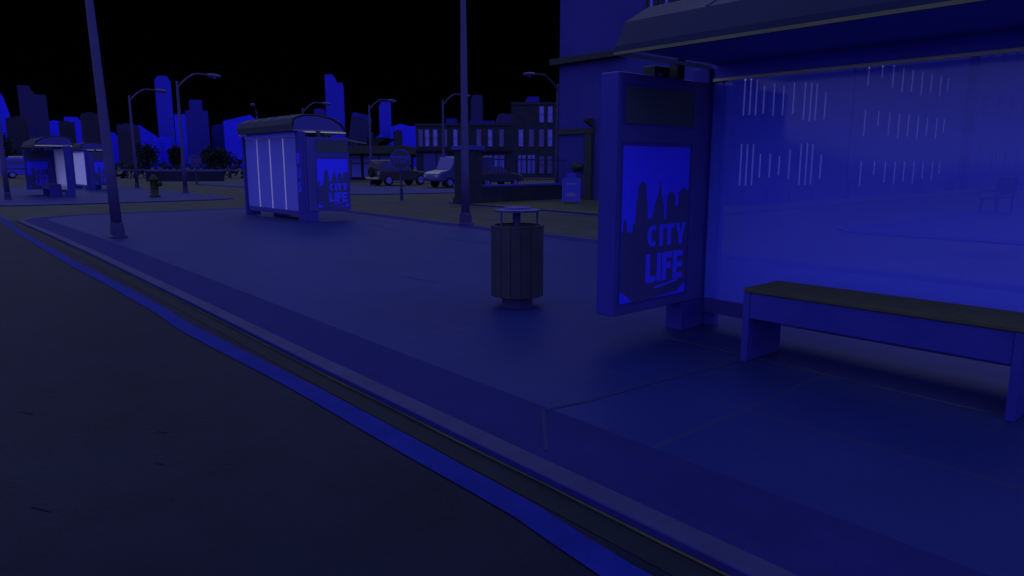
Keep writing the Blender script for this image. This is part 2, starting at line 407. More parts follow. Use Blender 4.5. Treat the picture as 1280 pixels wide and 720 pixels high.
def block_word(body, w, h):
    """heavy condensed capitals as convex pieces that butt end to end"""
    wid = {'C': 1.0, 'I': .36, 'T': .95, 'Y': 1.05, 'L': .85, 'F': .85, 'E': .9}
    gap = .09; tot = sum(wid[c] for c in body) + gap * (len(body) - 1)
    k = w / tot; x = 0; out = []
    t = .37 * k; th = min(.21 * h, .34 * k)
    for c in body:
        W_ = wid[c] * k; box = lambda x0, x1, y0, y1: [(x0, y0), (x1, y0), (x1, y1), (x0, y1)]
        if c == 'I': p = [box(0, W_, 0, h)]
        elif c == 'L': p = [box(0, t, 0, h), box(t, W_, 0, th)]
        elif c == 'F': p = [box(0, t, 0, h), box(t, W_, h - th, h), box(t, W_ * .9, h * .42, h * .42 + th)]
        elif c == 'E': p = [box(0, t, 0, h), box(t, W_, h - th, h), box(t, W_ * .93, h * .5 - th / 2, h * .5 + th / 2), box(t, W_, 0, th)]
        elif c == 'T': p = [box(0, W_, h - th, h), box(W_ / 2 - t / 2, W_ / 2 + t / 2, 0, h - th)]
        elif c == 'Y':
            m = h * .42; a = W_ / 2 - t / 2; b_ = W_ / 2 + t / 2
            p = [box(a, b_, 0, m), [(a, m), (W_ / 2, m), (W_ / 2, m + .12 * h), (t, h), (0, h)], [(W_ / 2, m), (b_, m), (W_, h), (W_ - t, h), (W_ / 2, m + .12 * h)]]
        elif c == 'C':
            cx, cy = W_ / 2, h / 2; p = []; n = 14; a0, a1 = 48, 312
            for i in range(n):
                q = [rad(a0 + (a1 - a0) * j / n) for j in (i, i + 1)]
                O = [(cx + W_ / 2 * math.cos(v), cy + h / 2 * math.sin(v)) for v in q]
                I = [(cx + (W_ / 2 - t) * math.cos(v), cy + (h / 2 - th) * math.sin(v)) for v in q]
                p.append([O[0], O[1], I[1], I[0]])
        out.append((x, W_, [[(px + x * 0, py) for px, py in poly] for poly in p])); x += W_ + gap * k
    return out

def make_shelter(label, loc, rz, glassmat, mullions):
    t = thing('bus_shelter', label, 'bus shelter', loc, rz, 'bus shelters with CITY LIFE posters')
    # advert panel: frame body hanging over a foot
    mb = MB(); mb.box(-1.44, -.12, 1.95, 2.15, .28, 2.36, .012)
    ap = mb.build('advert_panel', M['frame'], t)
    mb = MB()
    for y0, y1 in ((1.944, 1.9505), (2.1495, 2.156)):          # raised frame rails on both faces
        for a in ((-1.425, -1.39, .29, 2.35), (-.365, -.12, .29, 2.35)): mb.box(a[0], a[1], y0, y1, a[2], a[3])
        for z0, z1 in ((.29, .36), (1.79, 1.92), (2.27, 2.35)): mb.box(-1.389, -.366, y0, y1, z0, z1)
    mb.build('frame_rail', M['frame2'], ap)
    advert(ap, 1.95, -1); advert(ap, 2.15, 1)
    # corner post and feet
    mb = MB(); mb.box(-.022, .05, 1.83, 2.15, .0, 2.5, .012); mb.box(-.115, -.024, 1.955, 2.145, .0, 2.5, .006); mb.box(-.41, -.118, 1.955, 2.14, 0, .278, .006)
    post = mb.build('post', M['frame'], t)
    # lettering up the outer face of the post (+x face)
    for i, ch in enumerate('BUS'):
        mt = Matrix.Translation((.053, 1.90, 1.62 - .40 * i)) @ Matrix.Rotation(rad(90), 4, 'Z') @ UP_Y
        text_mesh('lettering', ch, .30, M['letters'], post, mt, .19, .03)
    mb = MB(); mb.box(-.27, .05, -2.15, -2.03, 0, 2.5, .012); mb.box(-.41, -.272, -2.14, -2.04, 0, .278, .006); mb.build('post', M['frame'], t)
    # glass wall, rails
    mb = MB(); mb.box(-.042, -.030, -2.02, 1.945, .285, 2.36); mb.build('back_glass', glassmat, t)
    mb = MB(); mb.box(-.062, -.046, 1.85, 1.94, .29, 2.36); mb.build('glass_edge', glassmat, t)
    mb = MB(); mb.box(-.06, -.024, -2.029, 1.945, .14, .285, .006); mb.build('bottom_rail', M['frame2'], t)
    mb = MB(); mb.box(-.062, -.024, -2.029, 1.945, 2.385, 2.52, .004); mb.build('top_rail', M['header'], t)
    mb = MB(); mb.box(-.085, -.063, -2.028, 1.94, 2.372, 2.398); mb.build('glass_trim', M['trimlift'], t)
    if mullions:
        for k in (1, 2, 3):
            y = -2.02 + 3.845 * k / 4
            mb = MB(); mb.box(-.046, -.012, y - .016, y + .016, .287, 2.358); mb.build('mullion', M['mull'], t)
    # roof shell: extruded profile with ribs
    prof = [(-1.46, 2.5), (-1.45, 2.56), (-1.34, 2.76), (-1.04, 2.92), (-.62, 3.0), (-.15, 2.99), (.16, 2.86), (.22, 2.7), (.2, 2.52)]
    mb = MB(); mb.prism(prof[:3] + [(-1.30, 2.74), (-1.40, 2.53)], 'y', -2.0, 1.98); mb.build('roof_fascia', M['roof'], t)
    mb = MB(); mb.prism(prof[2:7] + [(.12, 2.84), (-.16, 2.95), (-.62, 2.96), (-1.02, 2.88), (-1.299, 2.745)], 'y', -2.0, 1.98)
    rf = mb.build('roof', M['rooftop'], t)
    mb = MB()
    for y in (-1.2, -.4, .4, 1.2):
        mb = MB(); mb.tube([(x, y, z + .003) for x, z in prof[2:7]], .009, 5); mb.build('roof_rib', M['roof'], rf)
    mb = MB(); mb.prism([(.122, 2.84), (.16, 2.859), (.22, 2.7), (.2, 2.52), (.16, 2.52), (.18, 2.7)], 'y', -2.0, 1.98); mb.build('back_fascia', M['rooftop'], t)
    mb = MB(); mb.box(-1.39, .15, -1.97, 1.95, 2.53, 2.56); mb.build('ceiling_panel', M['under'], t)
    # end gables closing the roof
    gab = [(-1.38, 2.562), (-1.26, 2.73), (-1.0, 2.86), (-.62, 2.94), (-.17, 2.93), (.1, 2.82), (.16, 2.562)]
    for y0, y1 in ((-1.99, -1.96), (1.94, 1.97)):
        mb = MB(); mb.prism(gab, 'y', y0, y1); mb.build('gable', M['frame2'], t)
    # grey gutter trims under the eaves
    mb = MB(); mb.box(-1.475, -1.445, -2.0, 1.98, 2.482, 2.507); mb.build('gutter_trim', M['trim'], t)
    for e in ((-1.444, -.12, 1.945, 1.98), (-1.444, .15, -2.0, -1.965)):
        mb = MB(); mb.box(*e, 2.484, 2.515); mb.build('end_trim', M['trimlift'], t)
    # bracket and spotlight between panel and roof
    mb = MB(); mb.box(-.62, -.52, 1.955, 2.05, 2.362, 2.53); mb.build('bracket', M['bracket'], t)
    mb = MB(); mb.box(-.92, -.70, 1.98, 2.12, 2.40, 2.455, .01); mb.box(-.74, -.70, 1.985, 2.115, 2.362, 2.41); mb.box(-.92, -.88, 1.985, 2.115, 2.362, 2.41)
    sp = mb.build('spotlight', M['bracket'], t)
    mb = MB(); mb.lathe([(.035, 2.375), (.045, 2.39), (.03, 2.402)], 10, (-.82, 2.02, 0)); mb.build('lens', M['lens'], sp)
    return t

SH = make_shelter('nearest glass bus shelter, its large CITY LIFE poster beside the litter bin', (6.09, 1.99, 0), 0, M['glass'], False)
SH2 = make_shelter('bus shelter in the middle distance showing four pale glass panes and a grey curved roof', (8.78, 20.9, 0), rad(180), M['glass2'], True)
SH3 = make_shelter('far bus shelter nearest the left edge, its poster left of its bright glass', (7.08, 43.35, 0), 0, M['glass3'], False)
SH4 = dup(SH3, 'far bus shelter with its poster right of its bright glass, beside the leaning lamp post', (9.75, 54.0, 0), rad(180))

def make_bench(label, loc, rz):
    t = thing('bench', label, 'bench', loc, rz, 'benches inside the bus shelters')
    mb = MB()
    for k in range(5):
        x0 = -.28 + k * .1145
        mb.box(x0, x0 + .09, -.96, .96, .575, .612, .008)
    mb.build('seat', M['wood'], t)
    for s in (-1, 1):
        mb = MB(); y = s * .93
        mb.box(-.275, .275, y - .028, y + .028, 0, .573, .005); mb.build('leg', M['benchside'], t)
    mb = MB(); mb.box(-.268, -.238, -.90, .90, .365, .572, .003); mb.box(.238, .268, -.90, .90, .365, .572, .003); mb.build('apron', M['benchside'], t)
    return t
BN = make_bench('long slatted bench with dark blue sides inside the nearest bus shelter', (5.43, 2.03, 0), 0)
dup(BN, 'small dark bench seen under the glass of the middle-distance bus shelter', (9.44, 20.9, 0), rad(180))
dup(BN, 'dark boxy bench standing before the bright glass of the far left bus shelter', (6.42, 43.0, 0))
dup(BN, 'bench behind the bright glass of the far shelter whose poster is on the right', (10.41, 54.0, 0), rad(180))

# ------------------------------------------------------------------ litter bin
t = thing('litter_bin', 'round dark slatted litter bin with raised disc lid on the pavement beside the near shelter', 'bin', (5.30, 5.92, 0))
mb = MB(); mb.lathe([(.185, 0), (.185, .015), (.175, .02), (.175, .135)], 24); mb.build('base', M['binbase'], t)
mb = MB(); mb.lathe([(.255, .13), (.255, .915)], 24); mb.build('liner', M['black'], t)
mb = MB()
for k in range(16):
    a = 2 * math.pi * k / 16
    mb.box(-.0555, .0555, .258, .296, .128, .905, .006, Matrix.Rotation(a, 4, 'Z'))
mb.build('slats', M['bin'], t)
mb = MB(); mb.lathe([(.262, .905), (.302, .907), (.302, .932), (.262, .932)], 32, cap=False); mb.build('rim', M['bin'], t)
mb = MB(); mb.lathe([(.02, 1.075), (.255, 1.078), (.26, 1.10), (.16, 1.108), (.15, 1.128), (.02, 1.132)], 32)
ld = mb.build('lid', M['binlid'], t)
for a in (-140, -20, 100):
    mb = MB(); x, y = .235 * math.cos(rad(a - 41)), .235 * math.sin(rad(a - 41))
    mb.tube([(x, y, .93), (x, y, 1.08)], .011, 8); mb.build('lid_post', M['binlid'], t)
mb = MB(); mb.tube([(0, 0, .6), (0, 0, 1.076)], .035, 12); mb.build('stub_post', M['binlid'], t)

# ------------------------------------------------------------------ street lamps
def make_lamp(label, loc, rz):
    t = thing('street_lamp', label, 'street lamp', loc, rz, 'street lamps along the kerbs')
    mb = MB(); mb.loft([[(sx * r, sy * r, z) for sx, sy in ((1, 1), (-1, 1), (-1, -1), (1, -1))] for r, z in ((.155, 0), (.155, .04), (.122, .06), (.112, .3), (.10, .34))])
    mb.build('base', M['poledark'], t)
    mb = MB(); mb.lathe([(.112, .32), (.104, 1.5), (.085, 4.5), (.066, 6.1), (.062, 6.16)], 14); mb.build('pole', M['pole'], t, True)
    mb = MB(); mb.tube([(0, 0, 5.75), (.2, 0, 6.05), (.55, 0, 6.38), (.9, 0, 6.6), (1.15, 0, 6.64), (1.75, 0, 6.62)], [.045, .045, .042, .04, .036, .033], 8)
    mb.build('arm', M['pole'], t, True)
    mb = MB(); mb.loft([[(x, w * c, z0 + h * s) for c, s in [(math.cos(2 * math.pi * k / 10), math.sin(2 * math.pi * k / 10)) for k in range(10)]] for x, w, h, z0 in
                        ((1.6, .05, .05, 6.63), (1.72, .13, .11, 6.6), (1.98, .19, .13, 6.58), (2.25, .17, .10, 6.57), (2.36, .08, .05, 6.58))])
    hd = mb.build('lamp_head', M['pole'], t, True)
    mb = MB(); mb.lathe([(.12, 6.44), (.14, 6.47), (.13, 6.50)], 10, (2.02, 0, 0)); mb.build('lens', M['windim'], hd)
    return t
LP = make_lamp('tall lamp post leaning in front of the far shelters, cut by the picture top', (3.75, 17.46, 0), rad(180))
LP.rotation_euler = (Matrix.Rotation(rad(1.5), 4, Vector((-.66, -.75, 0))) @ Matrix.Rotation(rad(180), 4, 'Z')).to_euler()
for lab, x, y, a in (
    ('tall lamp post rising behind the litter bin, cut by the top of the picture', 11.59, 15.03, 8),
    ('lamp post at the left edge in front of the leftmost far shelter', 4.23, 40.38, 180),
    ('street lamp beside the hydrant with its arm reaching the tall blue skyscraper', 13.0, 53.7, -2),
    ('street lamp just right of the hydrant, its head the highest against the black sky', 12.85, 42.8, -4),
    ('street lamp at the kerb in front of the diner with the tilted roof sign', 29.1, 49.9, -4),
    ('street lamp beside the pale van, its head touching the tall post behind the bin', 30.9, 42.6, -4),
    ('street lamp whose bent arm shows just above the roof of the middle shelter', 26.5, 56.1, -10),
    ('street lamp whose head alone shows above the left end of the middle shelter roof', 25.2, 62.5, 240),
    ('street lamp reaching out leftward from behind the corner building', 29.6, 29.6, 172)):
    dup(LP, lab, (x, y, 0 if y < 26 or y > 33 else ROAD), rad(a))

# ------------------------------------------------------------------ hydrant
t = HY = thing('fire_hydrant', 'stout dark fire hydrant with a side cap on the far island pavement', 'hydrant', (10.09, 38.5, 0), rad(-30))
mb = MB(); mb.lathe([(.27, 0), (.27, .04), (.19, .07), (.18, .6), (.21, .62), (.21, .66), (.16, .74), (.08, .82), (.04, .86)], 14); mb.build('body', M['hydrant'], t, True)
for (a, b) in (((.16, 0, .5), (.36, 0, .5)), ((0, -.16, .42), (0, -.3, .42))):
    mb = MB(); mb.tube([a, b], .105, 10); mb.build('nozzle', M['hydrant'], t)

HY.scale = (1.0, 1.0, 1.3)

# ------------------------------------------------------------------ stop signs, bollard
def make_stop(label, loc, rz, hgt, r):
    t = thing('stop_sign', label, 'stop sign', loc, rz, 'octagonal stop signs')
    mb = MB(); mb.tube([(0, 0, 0), (0, 0, hgt - .1)], .045, 8); mb.build('pole', M['poledark'], t)
    mb = MB(); mb.tube([(0, 0, 0), (0, 0, .55)], .075, 8); mb.build('sleeve', M['poledark'], t)
    oc = lambda k: [(k * math.cos(rad(22.5 + 45 * i)), hgt - r + k * math.sin(rad(22.5 + 45 * i))) for i in range(8)]
    mb = MB(); mb.prism(oc(r), 'y', -.075, -.05); pl = mb.build('plate', M['signwhite'], t)
    mb = MB(); mb.prism(oc(r * .90), 'y', -.079, -.0755); mb.build('field', M['signdark'], pl)
    text_mesh('lettering', 'STOP', r * .72, M['signwhite'], pl, Matrix.Translation((-r * .78, -.083, hgt - r * 1.36)) @ UP_Y, r * 1.56, .05)
    return t
make_stop('stop sign on a thin pole in front of the dark off-road car', (18.0, 28.2, ROAD), rad(-33), 2.36, .5)
make_stop('small distant stop sign right of the hydrant, before the dark trees', (19.39, 61.5, 0), rad(-15), 2.42, .52)
t = thing('bollard', 'short dark bollard post by the kerb just right of the middle shelter poster', 'bollard', (20.3, 39.0, 0))
mb = MB(); mb.lathe([(.1, 0), (.09, .05), (.075, .9), (.09, .93), (.05, 1.0)], 10); mb.build('post', M['poledark'], t)
mb = MB(); mb.lathe([(.088, .74), (.088, .82)], 10); mb.build('band', M['signwhite'], t)

# ------------------------------------------------------------------ corner building on the right
t = thing('corner_building', 'plain blue rendered corner building with dark timber cornice and doorway behind the near shelter', 'building', (24.3, 14.9, 0))
mb = MB(); mb.box(0, 10.0, 0, 9.3, -.1, 12.0); wl = mb.build('wall', M['render'], t)
mb = MB(); mb.box(-.35, 10.2, 5.2, 9.62, 6.15, 6.42, .01); mb.build('cornice', M['timber'], t)
mb = MB(); mb.box(-.12, -.003, 7.0, 9.4, 2.98, 3.22); mb.build('lintel_beam', M['timber'], t)
mb = MB(); mb.box(-.2, -.003, 7.05, 7.48, 0, 2.95, .008); mb.build('door_post', M['timber'], t)
mb = MB(); mb.prism([(-.12, 3.23), (-.7, 3.5), (-.7, 3.62), (-.12, 3.62)], 'y', 6.95, 7.1); mb.build('bracket', M['timber'], t)
mb = MB(); mb.tube([(-.2, 7.55, 1.5), (-.2, 8.0, 1.5)], [.06, .25], 12); mb.tube([(-.2, 8.0, 1.5), (-.2, 8.08, 1.5)], [.25, .12], 12); mb.build('wall_lamp', M['timber'], t)
def window(parent, x, z0, z1, w, yf, glassm, framem, bars=1):
    """upright sash window in a wall facing -y at local y = yf"""
    mb = MB()
    for a in (x - w / 2, x + w / 2 - .05): mb.box(a, a + .05, yf - .07, yf - .003, z0, z1)
    for z in [z0 + .002, z1 - .06] + ([(z0 + z1) / 2 - .03] if bars else []): mb.box(x - w / 2 + .052, x + w / 2 - .052, yf - .065, yf - .003, z, z + .055)
    fr = mb.build('window', framem, parent)
    mb = MB(); mb.box(x - w / 2 + .045, x + w / 2 - .045, yf - .03, yf - .004, z0 + .01, z1 - .01); mb.build('pane', glassm, fr)
    return fr
def slim_window(parent, x, z0, z1, yf):
    """narrow dim window with one pale jamb"""
    mb = MB(); mb.box(x - .42, x - .03, yf - .03, yf - .004, z0, z1); fr = mb.build('window', M['render'], parent)
    mb = MB(); mb.box(x - .028, x + .032, yf - .06, yf - .004, z0 - .02, z1 + .02); mb.build('jamb', M['winlit'], fr)
for px, (z0, z1), (z2, z3) in ((-.35, (3.6, 4.6), (1.1, 1.9)), (.55, (3.45, 4.85), (.8, 2.35)), (.98, (3.5, 4.8), (.8, 2.35)), (1.42, (3.5, 4.8), (.8, 2.35)), (1.98, (3.6, 4.6), (1.1, 2.0)), (2.75, (3.55, 4.75), (1.1, 2.0)),
        (3.5, (3.6, 4.7), (1.2, 1.9)), (4.35, (3.7, 4.9), (1.0, 2.2)), (5.3, (3.5, 5.0), (.75, 2.45)), (5.85, (3.45, 5.0), (.75, 2.5)), (6.35, (3.5, 5.0), (.75, 2.45)), (7.2, (3.6, 4.7), (1.0, 2.0))):
    if px > 0:
        slim_window(t, px, z0, z1, 0); slim_window(t, px, z2, z3, 0); slim_window(t, px, z0 + 2.6, z1 + 2.6, 0)
mb = MB()
for x in (1.0, 2.85, 4.75, 6.7): mb.box(x - .22, x + .22, -.12, -.003, 0, .62)
mb.build('plinth', M['render'], t)
# tall windows on the side facing the back street
for y in (2.5, 3.25, 4.0):
    mb = MB(); mb.box(-.08, -.003, y - .3, y - .24, 7.7, 9.6); mb.box(-.08, -.003, y + .24, y + .3, 7.7, 9.6); mb.box(-.078, -.003, y - .238, y + .238, 7.7, 7.78)
    fr = mb.build('window', M['timber'], t)
    mb = MB(); mb.box(-.03, -.004, y - .235, y + .235, 7.785, 9.6); mb.build('pane', M['timber'], fr)
    mb = MB(); mb.box(-.075, -.032, y - .05, y + .07, 7.79, 9.6); mb.build('glazing_bar', M['shop'], fr)

t = thing('row_building', 'blue building behind the shelter glass with three rows of narrow pale windows', 'building', (35.4, 14.9, 0))
mb = MB(); mb.box(0, 16, .4, 9, -.1, 10.5); mb.build('wall', M['render'], t)
for x, q in ((1.3, 1), (2.9, .55), (4.3, .9), (5.6, 1), (6.9, .9), (8.3, 1), (9.7, .8), (11.2, .9), (12.4, .6)):
    for z0, z1 in ((.55, 1.75), (3.0, 4.25), (5.4, 6.6)):
        slim_window(t, x, z1 - (z1 - z0) * q, z1, .4)
mb = MB()
for x in (-.4, 9.0, 14.4): mb.box(x - .35, x + .35, -.1, .397, 0, .8)
mb.build('plinth', M['render'], t)
t = thing('end_building', 'plain tall blue building at the far right end behind the shelter glass', 'building', (53.0, 15.2, 0))
mb = MB(); mb.box(0, 22, 0, 12, -.1, 15); mb.build('wall', M['render'], t)
for x in (2, 5, 8, 11):
    for z in (1.2, 4.8, 8.4): window(t, x, z, z + 1.6, .7, 0, M['render'], M['render'])
mb = MB(); mb.box(-.15, 22.1, -.3, -.003, 14.2, 14.6); mb.build('cornice', M['render'], t)

# park bench across the street, behind the glass
t = thing('park_bench', 'faint park bench with tall back and curled arms behind the glass at the right edge', 'bench', (28.6, 7.25, 0), rad(172))
mb = MB()
for k in range(4): mb.box(-.75, .75, -.25 + k * .13, -.14 + k * .13, .45, .49)
mb.build('seat', M['black'], t)
mb = MB()
for k in range(4): mb.box(-.75, .75, .24, .28, .58 + k * .15, .7 + k * .15)
mb.build('backrest', M['black'], t)
for s in (-.6, .6):
    mb = MB(); mb.tube([(s, -.22, 0), (s, -.2, .45)], .05, 8); mb.tube([(s, .24, 0), (s, .22, .45), (s, .3, 1.18)], .045, 8); mb.build('leg', M['black'], t)
for s in (-.74, .74):
    mb = MB(); mb.tube([(s, .25, .72), (s, -.2, .74), (s, -.3, .66), (s, -.26, .52)], .035, 8); mb.build('armrest', M['black'], t)

# sandwich board by the wall
t = thing('sandwich_board', 'pale-edged blue sandwich board standing in front of the corner building', 'sandwich board', (21.45, 20.6, 0), rad(-46))
for s in (-1, 1):
    mt = Matrix.Translation((0, s * .26, 0)) @ Matrix.Rotation(s * rad(11), 4, 'X')
    mb = MB(); mb.box(-.31, .31, -.012, .012, .14, 1.0, 0, mt); bd = mb.build('panel', M['board'], t)
    if s < 0:
        mb = MB()
        for z, w in ((.80, .44), (.36, .46), (.42, .3), (.30, .36)): mb.box(-w / 2, w / 2, -.017, -.0125, z, z + .028, 0, mt)
        mb.build('text_rows', M['boardlight'], bd)
    mb = MB()
    for x in (-.345, .345): mb.box(x - .03, x + .03, -.025, .025, 0, 1.02, 0, mt)
    mb.box(-.31, .31, -.025, .025, 1.0, 1.05, 0, mt); mb.box(-.31, .31, -.025, .025, .09, .138, 0, mt)
    mb.build('frame', M['signwhite'], t)
mb = MB(); mb.box(-.2, .2, -.05, .05, 1.03, 1.24, .01); mb.build('header', M['board'], t)

# ------------------------------------------------------------------ gate pillar, brick wall, railings
t = thing('gate_pillar', 'dark brick pillar with flat cap at the left end of the railed wall', 'pillar', (18.45, 23.7, 0))
mb = MB(); mb.box(-.42, .42, -.42, .42, -.05, 2.18); mb.build('shaft', M['brick'], t)
mb = MB(); mb.box(-.5, .5, -.5, .5, 2.18, 2.36, .02); mb.build('cap', M['cap'], t)
mb = MB(); mb.box(-.47, .47, -.47, .47, -.05, .22); mb.build('plinth', M['brick'], t)
t = thing('railed_wall', 'low dark brick wall with iron railings between the pillar and the corner building', 'wall', (18.9, 23.62, 0))
mb = MB(); mb.box(0, 5.3, -.15, .15, -.05, .64); mb.build('brickwork', M['brick'], t)
mb = MB(); mb.box(0, 5.3, -.2, .2, .642, .74, .01); mb.build('coping', M['cap'], t)
mb = MB()
for k in range(27): mb.tube([(.15 + k * .19, 0, .74), (.15 + k * .19, 0, 1.9)], .013, 5)
for z in (.9, 1.78): mb.box(.02, 5.28, -.02, .02, z, z + .035)
mb.build('railing', M['poledark'], t)

# ------------------------------------------------------------------ vehicles (front towards +x, origin on the ground mid-body)
def wheel(parent, x, y, r, side, w=.22):
    mb = MB(); mb.loft([[(x + q * math.cos(2 * math.pi * k / 20), yy, r + q * math.sin(2 * math.pi * k / 20)) for k in range(20)] for q, yy in
                        ((r * .9, y - w / 2), (r, y - w * .36), (r, y + w * .36), (r * .9, y + w / 2))])
    wh = mb.build('wheel', M['tyre'], parent)
    mb = MB(); yo = y + side * (w / 2)
    mb.loft([[(x + q * math.cos(2 * math.pi * k / 14), yo + side * yy, r + q * math.sin(2 * math.pi * k / 14)) for k in range(14)] for q, yy in ((r * .62, .004), (r * .58, .03), (r * .2, .012))])
    mb.build('rim', M['rim'], wh)
    return wh

def vehicle(name, label, cat, loc, rz, body, cabin, W, wheels, r, paint, windows, extras=None, group=None, cabm=None):
    t = thing(name, label, cat, loc, rz, group)
    mb = MB(); mb.prism(body, 'y', -W / 2, W / 2, .05); bd = mb.build('body', paint, t)
    if cabin:
        mb = MB(); n = len(cabin); k = .88
        zl = min(z for x, z in cabin); zh = max(z for x, z in cabin)
        ys = [W / 2 * (.985 - .13 * (z - zl) / max(.01, zh - zl)) for x, z in cabin]
        mb.loft([[(x, -y, z) for (x, z), y in zip(cabin, ys)], [(x, y, z) for (x, z), y in zip(cabin, ys)]])
        cb = mb.build('cabin', cabm or paint, t)
    for poly, tilt in windows:
        zl = min(z for x, z in cabin) if cabin else 0; zh = max(z for x, z in cabin) if cabin else 1
        for s in (-1, 1):
            yy = lambda z: s * (W / 2 * (.985 - .13 * (z - zl) / max(.01, zh - zl)) + .006) if tilt else s * (W / 2 + .006)
            mb = MB(); mb.loft([[(x, yy(z), z) for x, z in poly], [(x, yy(z) - s * .02, z) for x, z in poly]]); mb.build('window', M['carglass'], t)
    for x in wheels:
        for s in (-1, 1): wheel(t, x, s * (W / 2 - .1), r, s)
    return t

# off-road car, side on
j = vehicle('off_road_car', 'dark off-road car with roof rack and pale rims parked behind the stop sign', 'car', (31.0, 48.9, ROAD), 0,
    [(-2.35, .45), (-2.38, .75), (-2.3, 1.12), (.75, 1.15), (1.0, 1.12), (2.1, .98), (2.32, .82), (2.34, .5), (1.95, .42), (1.9, .62), (1.65, .78), (1.3, .76), (1.1, .6), (1.05, .4), (-1.0, .4), (-1.05, .6), (-1.3, .78), (-1.65, .76), (-1.85, .6), (-1.9, .44)],
    [(-2.25, 1.13), (-2.15, 1.78), (-1.95, 1.84), (.1, 1.84), (.25, 1.78), (.78, 1.14)], 1.85, (-1.48, 1.48), .42, M['carpaint'],
    [([(-2.05, 1.22), (-1.95, 1.7), (-1.2, 1.7), (-1.2, 1.22)], 1), ([(-1.1, 1.22), (-1.1, 1.7), (-.45, 1.7), (-.45, 1.22)], 1), ([(-.36, 1.22), (-.36, 1.7), (.1, 1.7), (.5, 1.22)], 1)])
mb = MB()
for y in (-.7, .7): mb.tube([(-2.05, y, 1.95), (.15, y, 1.95)], .035, 6)
for x in (-1.95, -1.4, -.85, -.3, .1): mb.tube([(x, -.7, 1.95), (x, .7, 1.95)], .025, 6)
for x in (-1.9, .05):
    for y in (-.7, .7): mb.tube([(x, y, 1.82), (x, y, 1.95)], .025, 6)
mb.build('roof_rack', M['chrome_highlight'], j)
mb = MB(); mb.prism([(.78, 1.15), (1.0, 1.125), (2.1, .985), (2.25, .9), (2.1, 1.02), (1.0, 1.165)], 'y', -.9, .9); mb.build('hood_highlight', M['chrome_highlight'], j)  # pale sheet paints the grey light along the dark hood
for y in (-.68, .68):
    mb = MB(); mb.box(2.325, 2.37, y - .13, y + .13, .68, .84, .015); mb.build('headlight', M['chrome_highlight'], j)
mb = MB(); mb.box(-2.5, -2.36, -.9, .9, .5, .68, .02); mb.box(2.345, 2.46, -.9, .9, .46, .62, .02); mb.build('bumper', M['chrome_highlight'], j)
mb = MB(); mb.lathe([(.1, 0), (.36, .01), (.4, .06), (.4, .16), (.36, .2), (.1, .2)], 18)
bmesh.ops.transform(mb.bm, matrix=Matrix.Translation((-2.39, 0, 1.05)) @ Matrix.Rotation(rad(-90), 4, 'Y'), verts=mb.bm.verts[:])
mb.build('spare_wheel', M['tyre'], j)
mb = MB(); mb.box(-2.385, -2.33, -.92, -.78, .85, 1.1); mb.build('tail_light', M['chrome_highlight'], j)

# pale van, front towards -x
v = vehicle('van', 'pale blue delivery van with rounded bonnet parked left of the brick pillar', 'van', (31.75, 41.9, ROAD), rad(180),
    [(-2.5, .42), (-2.5, 2.14), (-2.4, 2.22), (.75, 2.22), (1.0, 2.12), (1.35, 1.32), (1.5, 1.22), (2.25, 1.08), (2.5, .9), (2.56, .5), (2.0, .42), (1.95, .6), (1.7, .75), (1.4, .75), (1.15, .6), (1.1, .38), (-1.2, .38), (-1.25, .6), (-1.5, .75), (-1.8, .75), (-2.05, .6), (-2.1, .4)],
    None, 1.95, (-1.65, 1.55), .36, M['vanpaint'], [([(.2, 1.3), (.2, 1.95), (.85, 1.95), (1.15, 1.3)], 0)])
mb = MB(); mb.prism([(1.02, 2.07), (1.36, 1.33), (1.375, 1.338), (1.035, 2.078)], 'y', -.85, .85); mb.build('windscreen', M['carglass'], v)
mb = MB(); mb.prism([(1.55, 1.225), (2.25, 1.092), (2.44, .97), (2.46, .985), (2.27, 1.115), (1.56, 1.24)], 'y', -.88, .88); mb.build('bonnet', M['chrome_highlight'], v)  # bonnet top coloured pale as a painted highlight
mb = MB(); mb.box(2.52, 2.62, -.9, .9, .48, .66, .02); mb.build('bumper', M['poledark'], v)
for y in (-.68, .68):
    mb = MB(); mb.box(2.5, 2.56, y - .15, y + .15, .74, .9, .02); mb.build('headlight', M['chrome_highlight'], v)

# dark car behind the railings
c = vehicle('saloon_car', 'dark saloon car partly hidden behind the iron railings, its bonnet sloping right', 'car', (34.7, 41.4, ROAD), 0,
    [(-2.1, .4), (-2.15, .85), (-2.0, .98), (.8, 1.0), (1.9, .86), (2.15, .7), (2.15, .4), (1.75, .36), (1.65, .6), (1.35, .7), (1.05, .6), (.95, .34), (-1.0, .34), (-1.1, .6), (-1.4, .7), (-1.7, .6), (-1.8, .36)],
    [(-1.7, .98), (-1.2, 1.46), (.1, 1.5), (.95, .99)], 1.8, (-1.4, 1.35), .34, M['carpaint'],
    [([(-1.35, 1.04), (-1.05, 1.4), (-.35, 1.42), (-.35, 1.04)], 1), ([(-.27, 1.04), (-.27, 1.42), (.08, 1.42), (.68, 1.04)], 1)])
mb = MB(); mb.prism([(.97, 1.005), (1.9, .868), (2.1, .76), (2.11, .79), (1.92, .9), (.98, 1.03)], 'y', -.85, .85); mb.build('bonnet_highlight', M['chrome_highlight'], c)  # pale sheet on the dark bonnet, a highlight put into the colour
for y in (-.62, .62):
    mb = MB(); mb.box(2.14, 2.18, y - .15, y + .15, .6, .74, .015); mb.build('headlight', M['chrome_highlight'], c)
